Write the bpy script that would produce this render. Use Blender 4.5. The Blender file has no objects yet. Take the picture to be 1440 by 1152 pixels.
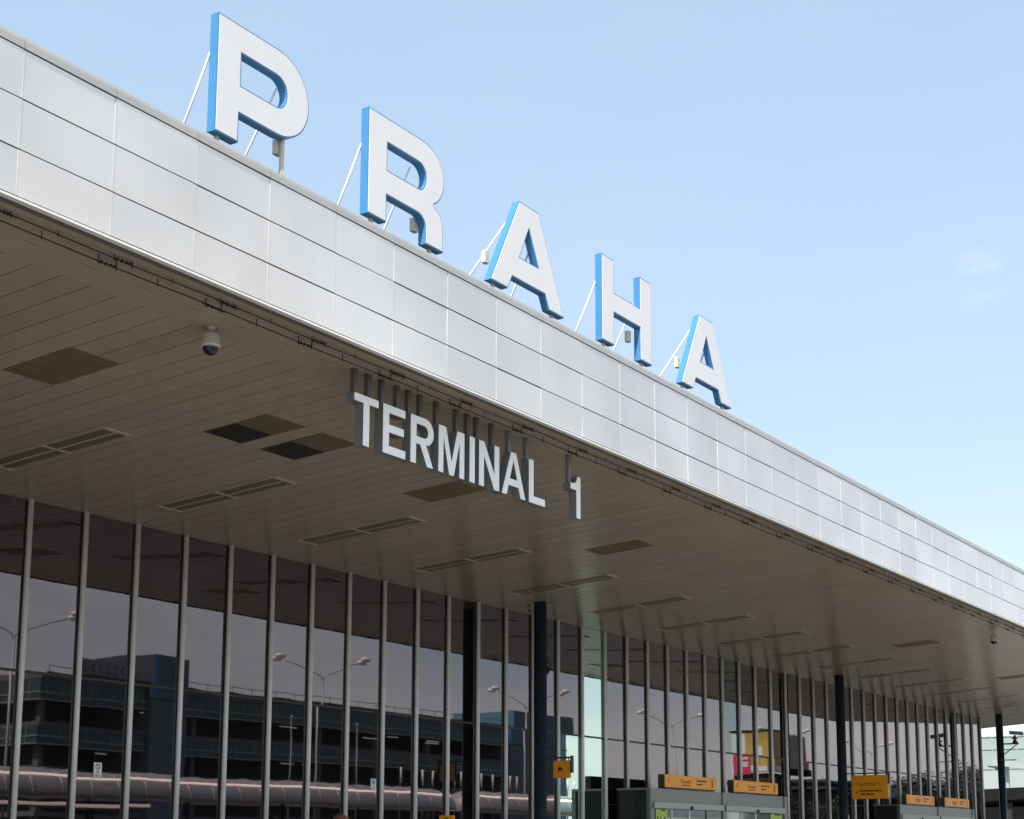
import bpy, bmesh, math, random
from mathutils import Vector, Matrix
random.seed(7)
D = bpy.data
scn = bpy.context.scene
COL = scn.collection
PI = math.pi

# ------------------------------------------------------------------ helpers
class MB:
    """collects shapes that become ONE mesh object"""
    def __init__(s): s.bm = bmesh.new()
    def box(s, x0, x1, y0, y1, z0, z1, bevel=0.0):
        m = Matrix.Translation(((x0+x1)/2, (y0+y1)/2, (z0+z1)/2)) @ Matrix.Diagonal((x1-x0, y1-y0, z1-z0, 1))
        r = bmesh.ops.create_cube(s.bm, size=1.0, matrix=m)
        if bevel > 0:
            es = list({e for v in r['verts'] for e in v.link_edges})
            bmesh.ops.bevel(s.bm, geom=es, offset=bevel, segments=2, affect='EDGES', profile=.5)
        return s
    def hexa(s, p):     # 8 points: bottom 4 ccw, top 4 ccw
        v = [s.bm.verts.new(q) for q in p]
        for f in ((3,2,1,0),(4,5,6,7),(0,1,5,4),(1,2,6,5),(2,3,7,6),(3,0,4,7)):
            s.bm.faces.new([v[i] for i in f])
        return s
    def prism(s, prof, a0, a1, axis='X'):
        """extrude a closed profile along an axis; profile (u,v): X->(y,z) Y->(x,z) Z->(x,y)"""
        def P(u, v, a): return {'X': (a,u,v), 'Y': (u,a,v), 'Z': (u,v,a)}[axis]
        A = [s.bm.verts.new(P(u,v,a0)) for u,v in prof]
        B = [s.bm.verts.new(P(u,v,a1)) for u,v in prof]
        n = len(prof)
        s.bm.faces.new(A); s.bm.faces.new(list(reversed(B)))
        for i in range(n):
            j = (i+1) % n
            s.bm.faces.new([A[j], A[i], B[i], B[j]])
        return s
    def tube(s, pts, r, seg=10, r2=None):
        pts = [Vector(p) for p in pts]; n = len(pts); rings = []
        for i, p in enumerate(pts):
            d = (pts[min(i+1,n-1)] - pts[max(i-1,0)]).normalized()
            a = Vector((0,0,1)) if abs(d.z) < .9 else Vector((1,0,0))
            u = d.cross(a).normalized(); w = d.cross(u)
            rr = r if r2 is None else r + (r2-r)*i/(n-1)
            rings.append([s.bm.verts.new(p + (u*math.cos(2*PI*k/seg) + w*math.sin(2*PI*k/seg))*rr) for k in range(seg)])
        for i in range(n-1):
            for k in range(seg):
                f = s.bm.faces.new([rings[i][k], rings[i][(k+1)%seg], rings[i+1][(k+1)%seg], rings[i+1][k]]); f.smooth = True
        s.bm.faces.new(rings[0]); s.bm.faces.new(list(reversed(rings[-1])))
        return s
    def lathe(s, prof, cx, cy, seg=24):
        """prof: list of (r,z)"""
        rings = []
        for r, z in prof:
            if r < 1e-5: rings.append([s.bm.verts.new((cx,cy,z))])
            else: rings.append([s.bm.verts.new((cx+r*math.cos(2*PI*k/seg), cy+r*math.sin(2*PI*k/seg), z)) for k in range(seg)])
        for a, b in zip(rings, rings[1:]):
            for k in range(seg):
                k2 = (k+1) % seg
                if len(a) == 1 and len(b) == 1: continue
                if len(a) == 1: f = s.bm.faces.new([a[0], b[k2], b[k]])
                elif len(b) == 1: f = s.bm.faces.new([a[k], a[k2], b[0]])
                else: f = s.bm.faces.new([a[k], a[k2], b[k2], b[k]])
                f.smooth = True
        return s
    def quad(s, a, b, c, d):
        s.bm.faces.new([s.bm.verts.new(q) for q in (a,b,c,d)]); return s
    def mesh(s, name):
        bmesh.ops.recalc_face_normals(s.bm, faces=s.bm.faces[:])
        me = D.meshes.new(name); s.bm.to_mesh(me); s.bm.free(); return me
    def build(s, name, mat, parent=None, off=None):
        me = s.mesh(name)
        if off: me.transform(Matrix.Translation([-c for c in off]))
        return link(name, me, mat, parent, off if parent is None else None)

def link(name, me, mat, parent=None, loc=None):
    o = D.objects.new(name, me); COL.objects.link(o)
    if mat and not me.materials: me.materials.append(mat)
    if parent: o.parent = parent
    if loc: o.location = loc
    return o

def empty(name, label, cat, loc=(0,0,0), group=None):
    o = D.objects.new(name, None); COL.objects.link(o); o.location = loc; o.empty_display_size = .2
    return tag(o, label, cat, group)
def tag(o, label, cat, group=None):
    o['label'] = label; o['category'] = cat
    if group: o['group'] = group
    return o
def struct(o): o['kind'] = 'structure'; return o
def dup(root, loc, label, group=None, rotz=None):
    r = root.copy(); COL.objects.link(r); r.location = loc; r['label'] = label
    if rotz is not None: r.rotation_euler = (0,0,rotz)
    if group: r['group'] = group
    for ch in list(root.children):
        c = ch.copy(); COL.objects.link(c); c.parent = r
        for g in ch.children:
            d = g.copy(); COL.objects.link(d); d.parent = c
    return r

def glyph_mesh(name, loops, depth, y0, inset=0.0):
    """flat letter outline (x,z loops, even-odd holes) extruded from y0 to y0+depth"""
    cu = D.curves.new(name, 'CURVE'); cu.dimensions = '2D'; cu.fill_mode = 'BOTH'
    for lp in loops:
        sp = cu.splines.new('POLY'); sp.points.add(len(lp)-1)
        for p, (x, z) in zip(sp.points, lp): p.co = (x, z, 0, 1)
        sp.use_cyclic_u = True
    cu.extrude = depth/2; cu.offset = -inset
    ob = D.objects.new('tmp', cu); COL.objects.link(ob)
    dg = bpy.context.evaluated_depsgraph_get()
    me = D.meshes.new_from_object(ob.evaluated_get(dg))
    D.objects.remove(ob); D.curves.remove(cu)
    # (x, z, d) -> (x, y0+depth/2 - d.., z)
    me.transform(Matrix(((1,0,0,0),(0,0,-1,y0+depth/2),(0,1,0,0),(0,0,0,1))))
    me.name = name; me.materials.clear()
    for p in me.polygons: p.use_smooth = False
    return me
def text_mesh(name, s, size, depth=0.002, align='CENTER'):
    cu = D.curves.new(name, 'FONT'); cu.body = s; cu.size = size; cu.extrude = depth; cu.align_x = align; cu.align_y = 'CENTER'
    ob = D.objects.new('tmp', cu); COL.objects.link(ob)
    dg = bpy.context.evaluated_depsgraph_get()
    me = D.meshes.new_from_object(ob.evaluated_get(dg))
    D.objects.remove(ob); D.curves.remove(cu); me.materials.clear(); me.name = name
    return me
def arc(cx, cz, rx, rz, a0, a1, n=14):
    return [(cx+rx*math.cos(math.radians(a0+(a1-a0)*i/n)), cz+rz*math.sin(math.radians(a0+(a1-a0)*i/n))) for i in range(n+1)]
def ordinal(i): return ['first','second','third','fourth','fifth','sixth','seventh','eighth','ninth','tenth','eleventh','twelfth','thirteenth','fourteenth','fifteenth','sixteenth','seventeenth','eighteenth'][i]

# ------------------------------------------------------------------ materials
def mat(name, col, rough=.5, metal=0.0, ior=1.5, noise=0.0, nscale=3.0, bump=0.0, bscale=20.0, bdetail=3, ndetail=5, streak=0.0, coat=0.0, emit=None, estr=0, rnoise=0.0, stretch=(1,1,1)):
    m = D.materials.new(name); m.use_nodes = True; nt = m.node_tree; N = nt.nodes; L = nt.links
    b = N['Principled BSDF']; b.inputs['Base Color'].default_value = (*col, 1)
    b.inputs['Roughness'].default_value = rough; b.inputs['Metallic'].default_value = metal; b.inputs['IOR'].default_value = ior
    b.inputs['Coat Weight'].default_value = coat; b.inputs['Coat Roughness'].default_value = .08
    tc = N.new('ShaderNodeTexCoord'); mp = N.new('ShaderNodeMapping'); mp.inputs['Scale'].default_value = stretch
    geo = N.new('ShaderNodeNewGeometry'); L.new(geo.outputs['Position'], mp.inputs['Vector'])
    if noise or rnoise:
        n = N.new('ShaderNodeTexNoise'); n.inputs['Scale'].default_value = nscale; n.inputs['Detail'].default_value = ndetail; n.inputs['Roughness'].default_value = .6
        L.new(mp.outputs[0], n.inputs['Vector'])
        if noise:
            r = N.new('ShaderNodeMapRange'); r.interpolation_type = 'SMOOTHSTEP'; r.inputs['From Min'].default_value = .18; r.inputs['From Max'].default_value = .82
            r.inputs['To Min'].default_value = 1-noise; r.inputs['To Max'].default_value = 1+noise*.6
            L.new(n.outputs['Fac'], r.inputs['Value'])
            v = N.new('ShaderNodeVectorMath'); v.operation = 'SCALE'; v.inputs[0].default_value = col; L.new(r.outputs[0], v.inputs['Scale'])
            out = v.outputs[0]
            if streak:      # faint rain streaks running down the sheet
                m2 = N.new('ShaderNodeMapping'); m2.inputs['Scale'].default_value = (9,9,.55); L.new(geo.outputs['Position'], m2.inputs['Vector'])
                n3 = N.new('ShaderNodeTexNoise'); n3.inputs['Scale'].default_value = 1.0; n3.inputs['Detail'].default_value = 2; L.new(m2.outputs[0], n3.inputs['Vector'])
                r3 = N.new('ShaderNodeMapRange'); r3.interpolation_type = 'SMOOTHSTEP'; r3.inputs['From Min'].default_value = .42; r3.inputs['From Max'].default_value = .75; r3.inputs['To Min'].default_value = 1; r3.inputs['To Max'].default_value = 1-streak*2.5
                L.new(n3.outputs['Fac'], r3.inputs['Value'])
                v3 = N.new('ShaderNodeVectorMath'); v3.operation = 'SCALE'; L.new(out, v3.inputs[0]); L.new(r3.outputs[0], v3.inputs['Scale']); out = v3.outputs[0]
            L.new(out, b.inputs['Base Color'])
        if rnoise:
            r = N.new('ShaderNodeMapRange'); r.interpolation_type = 'SMOOTHSTEP'; r.inputs['From Min'].default_value = .18; r.inputs['From Max'].default_value = .82
            r.inputs['To Min'].default_value = rough-rnoise; r.inputs['To Max'].default_value = rough+rnoise
            L.new(n.outputs['Fac'], r.inputs['Value']); L.new(r.outputs[0], b.inputs['Roughness'])
    if bump:
        n2 = N.new('ShaderNodeTexNoise'); n2.inputs['Scale'].default_value = bscale; n2.inputs['Detail'].default_value = bdetail
        L.new(mp.outputs[0], n2.inputs['Vector'])
        bp = N.new('ShaderNodeBump'); bp.inputs['Strength'].default_value = 1; bp.inputs['Distance'].default_value = bump
        L.new(n2.outputs['Fac'], bp.inputs['Height']); L.new(bp.outputs[0], b.inputs['Normal'])
    if emit: b.inputs['Emission Color'].default_value = (*emit,1); b.inputs['Emission Strength'].default_value = estr
    return m

M_panel = mat('aluminium_panel', (.63,.612,.592), .25, .6, noise=.13, nscale=.55, ndetail=1.5, streak=.006)
def add_tone(m, lo, hi):
    nt = m.node_tree; N = nt.nodes; L = nt.links; b = N['Principled BSDF']
    a = N.new('ShaderNodeAttribute'); a.attribute_name = 'tone'
    r = N.new('ShaderNodeMapRange'); r.inputs['To Min'].default_value = lo; r.inputs['To Max'].default_value = hi
    L.new(a.outputs['Fac'], r.inputs['Value'])
    v = N.new('ShaderNodeVectorMath'); v.operation = 'SCALE'
    src = b.inputs['Base Color'].links[0].from_socket if b.inputs['Base Color'].links else None
    if src: L.new(src, v.inputs[0])
    else: v.inputs[0].default_value = b.inputs['Base Color'].default_value[:3]
    L.new(r.outputs[0], v.inputs['Scale']); L.new(v.outputs[0], b.inputs['Base Color'])
add_tone(M_panel, .95, 1.05)
M_cap = mat('coping_metal', (.36,.35,.335), .42, .4, noise=.08, nscale=1.5)
M_trim = mat('bright_trim', (.80,.80,.78), .35, .2, noise=.05)
M_strip = mat('joint_strip', (.58,.57,.55), .4, .2)
M_back = mat('joint_backing', (.10,.095,.09), .8)
M_soffit = mat('soffit_paint', (.335,.285,.215), .23, 0, 1.6, noise=.07, nscale=.5, bump=.0006, bscale=.7)
add_tone(M_soffit, .94, 1.06)
M_groove = mat('soffit_void', (.02,.018,.015), .9)
M_glass = mat('tinted_glass', (.006,.006,.007), .014, 0, 2.03, bump=.0007, bscale=.9, bdetail=1.5)
M_glass.node_tree.nodes['Principled BSDF'].inputs['Specular Tint'].default_value = (1,.87,.89,1)
M_glass_green = mat('greenish_glass', (.006,.008,.007), .0, 0, 1.9, bump=.0007, bscale=.9, bdetail=1.5)
M_glass_green.node_tree.nodes['Principled BSDF'].inputs['Specular Tint'].default_value = (.72,.95,.88,1)
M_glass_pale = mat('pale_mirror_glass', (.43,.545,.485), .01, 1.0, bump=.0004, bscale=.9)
M_mull = mat('mullion_metal', (.68,.69,.67), .5, .1, noise=.06, nscale=4)
M_dark = mat('dark_metal', (.03,.03,.03), .5, .3, noise=.1)
M_column = mat('blue_black_steel', (.018,.032,.046), .35, .1, noise=.12, nscale=2)
M_blue = mat('blue_letter_side', (.045,.195,.40), .4, 0, 1.5, noise=.06, nscale=3)
M_white = mat('white_letter_face', (.665,.665,.68), .35, 0, noise=.025, nscale=2.5, stretch=(1,1,.4))
M_grey = mat('grey_letter_side', (.17,.18,.18), .45, .2, noise=.08)
M_hang = mat('hanger_metal', (.10,.095,.085), .5, .2)
M_face2 = mat('pale_letter_face', (.80,.81,.81), .4, 0, noise=.03)
M_strut = mat('white_strut', (.82,.82,.80), .4)
M_box = mat('beige_box', (.50,.48,.40), .5)
M_roof = mat('roof_membrane', (.055,.055,.055), .85, noise=.2)
M_wall = mat('terminal_wall', (.32,.31,.29), .7, noise=.1)
M_lframe = mat('light_frame', (.46,.40,.31), .4)
M_ldark = mat('light_diffuser', (.135,.108,.078), .35, noise=.15)
M_vent = mat('vent_panel', (.15,.112,.064), .45, noise=.2, nscale=5)
M_ventdark = mat('vent_opening', (.016,.014,.012), .7)
M_cam = mat('camera_housing', (.50,.47,.41), .4)
M_dome = mat('smoked_dome', (.012,.012,.011), .06)
M_wire = mat('black_cable', (.014,.012,.011), .6)
M_orange = mat('orange_sign', (.90,.355,.012), .45, noise=.03)
M_ink = mat('sign_ink', (.06,.03,.01), .5)
M_sfrm = mat('sign_frame', (.05,.05,.05), .5)
M_steel = mat('brushed_steel', (.19,.205,.195), .33, .6, noise=.08, nscale=2, stretch=(1,1,6))
M_steel2 = mat('header_steel', (.33,.35,.335), .3, .5, noise=.06, nscale=3)
M_vglass = mat('vestibule_glass', (.022,.026,.022), .18, 0, 1.25)
M_door = mat('door_glass', (.26,.31,.29), .04, .35, 1.6, noise=.25, nscale=1.2)
M_lime = mat('lime_sticker', (.38,.56,.06), .5)
M_stick = mat('white_sticker', (.72,.73,.74), .5)
M_bluei = mat('blue_ink', (.05,.17,.38), .5)
M_asph = mat('asphalt', (.062,.06,.057), .9, noise=.25, nscale=.6, bump=.004, bscale=60)
M_pave = mat('concrete_paving', (.21,.195,.175), .8, noise=.15, nscale=.5)
M_paint = mat('road_paint', (.78,.78,.75), .6, noise=.1)
M_conc = mat('garage_concrete', (.15,.147,.145), .8, noise=.2, nscale=.4)
M_concd = mat('garage_interior', (.16,.16,.165), .9)
M_ggl = mat('garage_screen', (.045,.07,.066), .25, .1, noise=.3, nscale=1)
M_rail = mat('garage_rail', (.36,.46,.42), .4, .4)
M_tower = mat('tower_cladding', (.16,.18,.22), .6, .1, noise=.1, nscale=.5)
M_tblue = mat('tower_blue', (.03,.22,.42), .5)
M_tteal = mat('tower_teal', (.10,.24,.33), .5, noise=.08)
M_tdark = mat('tower_dark', (.05,.055,.065), .6)
M_canopy = mat('walkway_cladding', (.43,.375,.36), .38, .3, noise=.12, nscale=1)
M_crib = mat('walkway_seam', (.45,.39,.37), .4, .4)
M_lamp = mat('lamp_housing', (.92,.88,.84), .35)
M_pole = mat('galvanised_pole', (.42,.43,.43), .45, .4)
M_bark = mat('bark', (.09,.065,.045), .9, noise=.3, nscale=8)
M_leaf = mat('leaves', (.022,.032,.014), .6, noise=.35, nscale=.7)
M_red = mat('red_poster', (.80,.035,.12), .5)
M_yel = mat('yellow_poster', (.66,.46,.10), .5, noise=.45, nscale=.5)
M_brown = mat('brown_poster', (.60,.30,.07), .5, noise=.35, nscale=.35)
M_pgrey = mat('grey_poster', (.30,.30,.29), .6, noise=.1)
M_pwhite = mat('white_poster', (.9,.9,.9), .6)
M_bdark = mat('dark_facade', (.014,.014,.013), .9, 0, 1.05, noise=.2)
M_seagl = mat('sea_green_glazing', (.27,.335,.305), .3, .1, noise=.05, nscale=.3)
M_pale = mat('pale_wall', (.30,.335,.325), .6)
M_globe = mat('brown_globe', (.20,.075,.045), .25, noise=.15)
M_glow = mat('glow_line', (.8,.75,.72), .4, emit=(1,.86,.80), estr=1.7)  # emission added to draw the bright highlight line on the walkway roofs
M_glow2 = mat('dim_glow_line', (.8,.75,.72), .4, emit=(1,.74,.68), estr=.7)  # weaker emission added to brighten the shelter's roof edge
M_tubel = mat('lit_tube', (.8,.8,.75), .5, emit=(1,.93,.8), estr=.55)

# ------------------------------------------------------------------ measured layout
X0, XE = -6.0, 77.2                 # canopy ends
YF, YG = 12.444, 21.404             # fascia plane, glass plane
XP0, PW = 9.946, 1.25               # fascia joints
XM0, MW = 17.7755, 1.2357           # mullions
def zs(y): return 8.105 - .06694*(y-YF)   # underside of the canopy

# ------------------------------------------------------------------ ground
struct(MB().box(-400,700,-400,500,-.5,0).build('ground', M_asph))
struct(MB().box(-60,130,4.2,40,.001,.13, .02).build('pavement', M_pave))
struct(MB().box(-60,130,-14.0,-5.0,.001,.13, .02).build('traffic_island', M_pave))
mk = MB()
for i in range(-6, 20): mk.box(i*8.0, i*8.0+3, -.45, -.3, 0, .004)
struct(mk.build('road_marking', M_paint))

# ------------------------------------------------------------------ terminal building
T = empty('terminal_building', 'long airport terminal with grey metal roof band, deep brown soffit and dark glass wall', 'building', (X0,YG,0))
ox, oy = -X0, -YG
def tpart(mb, name, m):
    me = mb.mesh(name); me.transform(Matrix.Translation((-X0,-YG,0))); return link(name, me, m, T)
def tone_attr(o, fn):
    at = o.data.attributes.new('tone', 'FLOAT', 'FACE')
    for p in o.data.polygons: at.data[p.index].value = fn(p.center)

# fascia cladding: three rows of panels with real open joints
zj = [8.118, 8.6217, 9.1671, 9.7079]
mb = MB(); i0 = int((X0-XP0)/PW)-1
random.seed(3)
jit = {}
for i in range(i0, 60):
    xa, xb = max(XP0+i*PW, X0), min(XP0+(i+1)*PW, XE)
    if xb-xa < .05: continue
    for r in range(3):
        t0 = random.uniform(-.004,.004); t1 = random.uniform(-.004,.004); t2 = random.uniform(-.004,.004)
        a, b, c, d = xa+.007, xb-.007, zj[r]+.008, zj[r+1]-.008
        y = YF-.0
        mb.hexa([(a,y+t0,c),(b,y+t1,c),(b,y+.035,c),(a,y+.035,c),(a,y+t2,d),(b,y+t2+t1-t0,d),(b,y+.035,d),(a,y+.035,d)])
fas = tpart(mb, 'fascia', M_panel)
random.seed(5); tones = {}
def tn(c):
    k = (round((c.x+X0-XP0)/PW-.5), round((c.z-8.3)/.54)); tones.setdefault(k, random.random()); return tones[k]
tone_attr(fas, tn)
tpart(MB().box(X0,XE,YF+.04,YF+.12,8.06,9.72), 'fascia_backing', M_back)
mb = MB()
for r in range(3): mb.box(-.006,.006,YF-.004-YG,YF+.039-YG,zj[r]+.009-.0005,zj[r+1]-.009)
mb.box(-.004,.004,YF+.03-YG,YF+.0385-YG,zj[0]+.02,zj[3]-.02)
jme = mb.mesh('joint_strip')
for i in range(i0+1, 60):
    x = XP0+i*PW
    if X0+.1 < x < XE-.1: link('joint_strip', jme, M_strip, T, (x-X0,0,0))
mb = MB()
for i in range(i0, 60):
    xa, xb = max(XP0+i*PW, X0), min(XP0+(i+1)*PW, XE)
    if xb-xa < .05: continue
    mb.prism([(YF-.012,9.712),(YF+.002,9.80),(YF+.02,9.845),(YF+.06,9.872),(YF+.10,9.872),(YF+.10,9.73),(YF+.10,9.712)], xa+.005, xb-.005)
tpart(mb, 'coping', M_cap)
tpart(MB().prism([(YF-.045,8.066),(YF-.045,8.090),(YF-.004,8.112),(YF+.035,8.112),(YF+.035,8.066)], X0, XE), 'drip_trim', M_trim)
# soffit: edge band + planks
mb = MB()
mb.hexa([(X0,YF+.0,zs(YF)-.03),(XE,YF+.0,zs(YF)-.03),(XE,13.19,zs(13.19)),(X0,13.19,zs(13.19)),(X0,YF,8.077),(XE,YF,8.077),(XE,13.19,8.2),(X0,13.19,8.2)])
mb.hexa([(X0,13.205,zs(13.205)),(XE,13.205,zs(13.205)),(XE,13.60,zs(13.60)),(X0,13.60,zs(13.60)),(X0,13.205,8.2),(XE,13.205,8.2),(XE,13.60,8.2),(X0,13.60,8.2)])
x = X0+.05
while x < XE-.05:                       # joint along the edge band, closed by short bridging tabs
    g = .24
    mb.hexa([(x+g,13.19,zs(13.19)+.001),(x+.83,13.19,zs(13.19)+.001),(x+.83,13.205,zs(13.205)+.001),(x+g,13.205,zs(13.205)+.001),(x+g,13.19,8.15),(x+.83,13.19,8.15),(x+.83,13.205,8.15),(x+g,13.205,8.15)])
    x += .83
PLW = MW/3; random.seed(9)
k = 0
x = 11.163 - PLW*42
while x < XE:
    a, b = max(x,X0)+.009, min(x+PLW, XE)-.009
    if b-a > .03:
        dz = random.uniform(-.0012,.0012); dz2 = random.uniform(-.0012,.0012)
        y0, y1 = 13.602, (YG+.3 if x < 72.6 else 30)
        mb.hexa([(a,y0,zs(y0)),(b,y0,zs(y0)),(b,y1,zs(y1)+dz2),(a,y1,zs(y1)+dz),(a,y0,zs(y0)+.05),(b,y0,zs(y0)+.05),(b,y1,zs(y1)+.05),(a,y1,zs(y1)+.05)])
    x += PLW
sof = tpart(mb, 'soffit', M_soffit)
random.seed(11); st = {}
def sn(c):
    k = int((c.x+X0+100)/PLW); st.setdefault(k, random.random()); return st[k]
tone_attr(sof, sn)
tpart(MB().hexa([(X0+.01,13.0,zs(13.0)+.03),(XE-.01,13.0,zs(13.0)+.03),(XE-.01,30,zs(30)+.03),(X0+.01,30,zs(30)+.03),(X0+.01,13.0,9.3),(XE-.01,13.0,9.3),(XE-.01,30,9.3),(X0+.01,30,9.3)]), 'soffit_void', M_groove)
tpart(MB().prism([(YF,zs(YF)-.02),(30,zs(30)-.02),(30,9.70),(YF,9.70)],XE,XE+.12), 'end_fascia', M_panel)
tpart(MB().box(X0,XE,YF+.125,60,9.40,9.855), 'roof', M_roof)
# glass wall: mullions, transom, panes
JM = range(-4, 45)
gm = MB(); gm.lathe([(0,.13),(.049,.13),(.049,zs(YG-.055)+.005),(0,zs(YG-.055)+.005)], 0, 0, 16)
gme = gm.mesh('mullion')
for i in JM: link('mullion', gme, M_mull, T, (XM0+i*MW-X0, -.04, 0))
tpart(MB().box(XM0-4*MW, XM0+44*MW, YG-.012, YG+.02, 4.548, 4.590), 'transom', M_dark)
tpart(MB().box(XM0-4*MW, XM0+44*MW, YG-.06, YG+.06, .13, .33), 'sill', M_mull)
pu = MB().box(.02, MW-.02, 0, .024, 4.595, 7.50).mesh('pane'); pl = MB().box(.02, MW-.02, 0, .024, .335, 4.545).mesh('pane')
random.seed(21)
for i in list(JM)[:-1]:
    for up, me in ((1,pu),(0,pl)):
        m = M_glass
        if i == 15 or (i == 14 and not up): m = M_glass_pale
        if i == 22 and up: m = M_glass_green
        mm = me
        if m is not M_glass: mm = me.copy(); mm.materials.clear()
        o = link('glass_pane', mm, m, T, (XM0+i*MW-X0, 0, 0))
        o.rotation_euler = (math.radians(random.uniform(-.04,.04)), 0, math.radians(random.uniform(-.11,.11)))
        if m is M_glass_pale: o['label'] = 'pale green bright pane'
tpart(MB().box(X0, XM0-4*MW-.05, YG, YG+.2, .13, zs(YG)+.02), 'wall', M_wall)
tpart(MB().box(XM0+44*MW-.03, XM0+44*MW+.12, YG+.03, 59.9, .13, 9.39), 'side_wall', M_wall)
tpart(MB().box(X0, XM0+44*MW, 59.91, 60, .13, 9.39), 'rear_wall', M_wall)
for cx in (13.0, 32.57, 52.30, 71.68):
    c = MB().lathe([(0,.13),(.20,.13),(.20,.20),(.16,.22),(.16,zs(20.35)+.01),(0,zs(20.35)+.01)], cx+.0, 20.35, 28)
    tpart(c, 'column', M_column)

# ------------------------------------------------------------------ rooftop letters
zb, zt = 10.11, 11.645
LP = [[(12.96,zt),(12.96,zb),(13.37,zb),(13.37,10.49)] + arc(14.06,11.0675,.60,.5775,-90,90,26),
      [(13.385,11.28),(13.385,10.86)] + arc(14.02,11.07,.21,.21,-90,90,16)]
LR = [[(15.90,zt),(15.90,zb),(16.325,zb),(16.325,10.51)] + arc(17.03,10.32,.205,.19,90,0,10) + [(17.235,zb),(17.668,zb)] + arc(17.40,10.46,.265,.265,0,78,12)
      + arc(17.15,11.17,.53,.475,-58,90,22),
      [(16.33,11.277),(16.33,10.88)] + arc(17.05,11.0785,.19,.1985,-90,90,14)]
LA = [[(18.90,zb),(19.70,zt),(20.27,zt),(21.05,zb),(20.585,zb),(20.46,10.34),(19.505,10.34),(19.38,zb)], [(19.985,11.27),(20.26,10.72),(19.71,10.72)]]
LH = [[(22.29,zt),(22.29,zb),(22.71,zb),(22.71,10.70),(23.655,10.70),(23.655,zb),(24.085,zb),(24.085,zt),(23.655,zt),(23.655,11.06),(22.71,11.06),(22.71,zt)]]
LA2 = [[(x+6.34,z) for x,z in lp] for lp in LA]
GR = 'big white letters on the roof edge'
def roof_letter(nm, loops, label, struts, posts, boxes):
    xs = [p[0] for p in loops[0]]; cx = (min(xs)+max(xs))/2
    r = empty(nm, label, 'letter', (cx,12.78,9.87), GR)
    def lk(name, me, m):
        me.transform(Matrix.Translation((-cx,-12.78,-9.87))); return link(name, me, m, r)
    lk('letter_body', glyph_mesh('letter_body', loops, .122, 12.70), M_blue)
    lk('letter_face', glyph_mesh('letter_face', loops, .012, 12.692, .021), M_white)
    for xt, ztp, xb in struts:
        y0 = 12.822+(11.22-ztp)*0; 
        lk('strut', MB().tube([(xt,y0,ztp),(xb,y0+(ztp-9.70)*.487,9.69)], .015, 8).mesh('strut'), M_strut)
    for px in posts:
        lk('support_post', MB().box(px-.024,px+.024,12.77,12.815,9.84,10.62 if px>13.5 and nm=='letter_p' else 10.13).mesh('support_post'), M_box)
    for bx, bz in boxes:
        lk('transformer_box', MB().box(bx-.055,bx+.055,12.823,12.90,bz-.10,bz+.10,.008).mesh('transformer_box'), M_box)
    return r
roof_letter('letter_p', LP, 'white letter P with blue sides standing on the roof edge', [(12.99,11.20,12.99),(14.18,11.22,14.02)], [13.1,14.27], [(14.26,10.43)])
roof_letter('letter_r', LR, 'white letter R with blue sides standing on the roof edge', [(15.95,11.22,15.95),(17.02,11.22,16.95)], [16.1,17.45], [(17.18,10.40)])
roof_letter('letter_a', LA, 'white letter A on the roof between the letters R and H', [(19.72,11.5,19.0),(20.3,11.2,20.3)], [19.1,20.8], [(19.0,10.52)])
roof_letter('letter_h', LH, 'white letter H with blue sides standing on the roof edge', [(22.34,11.22,22.34),(23.7,11.22,23.6)], [22.5,23.85], [(23.50,10.52)])
roof_letter('letter_a', LA2, 'white letter A last and smallest looking on the roof, right of the H', [(26.02,11.45,25.3),(26.6,11.2,26.6)], [25.45,27.15], [(25.40,10.55)])

# ------------------------------------------------------------------ hanging letters under the canopy
b0, t0 = 6.99, 7.69
def rect(a,b,c,d): return [(a,c),(b,c),(b,d),(a,d)]
TL = {
 'T': [[(16.085,t0),(16.62,t0),(16.62,7.58),(16.42,7.58),(16.42,b0),(16.285,b0),(16.285,7.58),(16.085,7.58)]],
 'E': [[(16.72,t0),(17.23,t0),(17.23,7.575),(16.86,7.575),(16.86,7.415),(17.20,7.415),(17.20,7.30),(16.86,7.30),(16.86,7.11),(17.24,7.11),(17.24,b0),(16.72,b0)]],
 'R': [[(17.355,t0),(17.355,b0),(17.49,b0),(17.49,7.285),(17.585,7.285),(17.755,b0),(17.905,b0),(17.725,7.31)] + arc(17.70,7.49,.21,.20,-68,90,16),
       [(17.495,7.575),(17.495,7.395)] + arc(17.68,7.485,.095,.09,-90,90,10)],
 'M': [[(18.03,t0),(18.03,b0),(18.155,b0),(18.155,7.52),(18.30,b0),(18.42,b0),(18.56,7.52),(18.56,b0),(18.685,b0),(18.685,t0),(18.50,t0),(18.36,7.20),(18.215,t0)]],
 'I': [rect(18.82,18.96,b0,t0)],
 'N': [[(19.07,t0),(19.07,b0),(19.205,b0),(19.205,7.46),(19.485,b0),(19.62,b0),(19.62,t0),(19.485,t0),(19.485,7.235),(19.21,t0)]],
 'A': [[(19.69,b0),(19.945,t0),(20.095,t0),(20.365,b0),(20.225,b0),(20.165,7.15),(19.885,7.15),(19.83,b0)], [(20.02,7.56),(20.125,7.265),(19.92,7.265)]],
 'L': [[(20.465,t0),(20.465,b0),(20.945,b0),(20.945,7.11),(20.605,7.11),(20.605,t0)]],
 '1': [[(21.925,b0),(22.06,b0),(22.06,t0+.005),(21.955,t0+.005)] + arc(21.82,7.70,.135,.135,-10,-85,6)[1:] + [(21.74,7.56),(21.74,7.455),(21.925,7.455)]],
}
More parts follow.
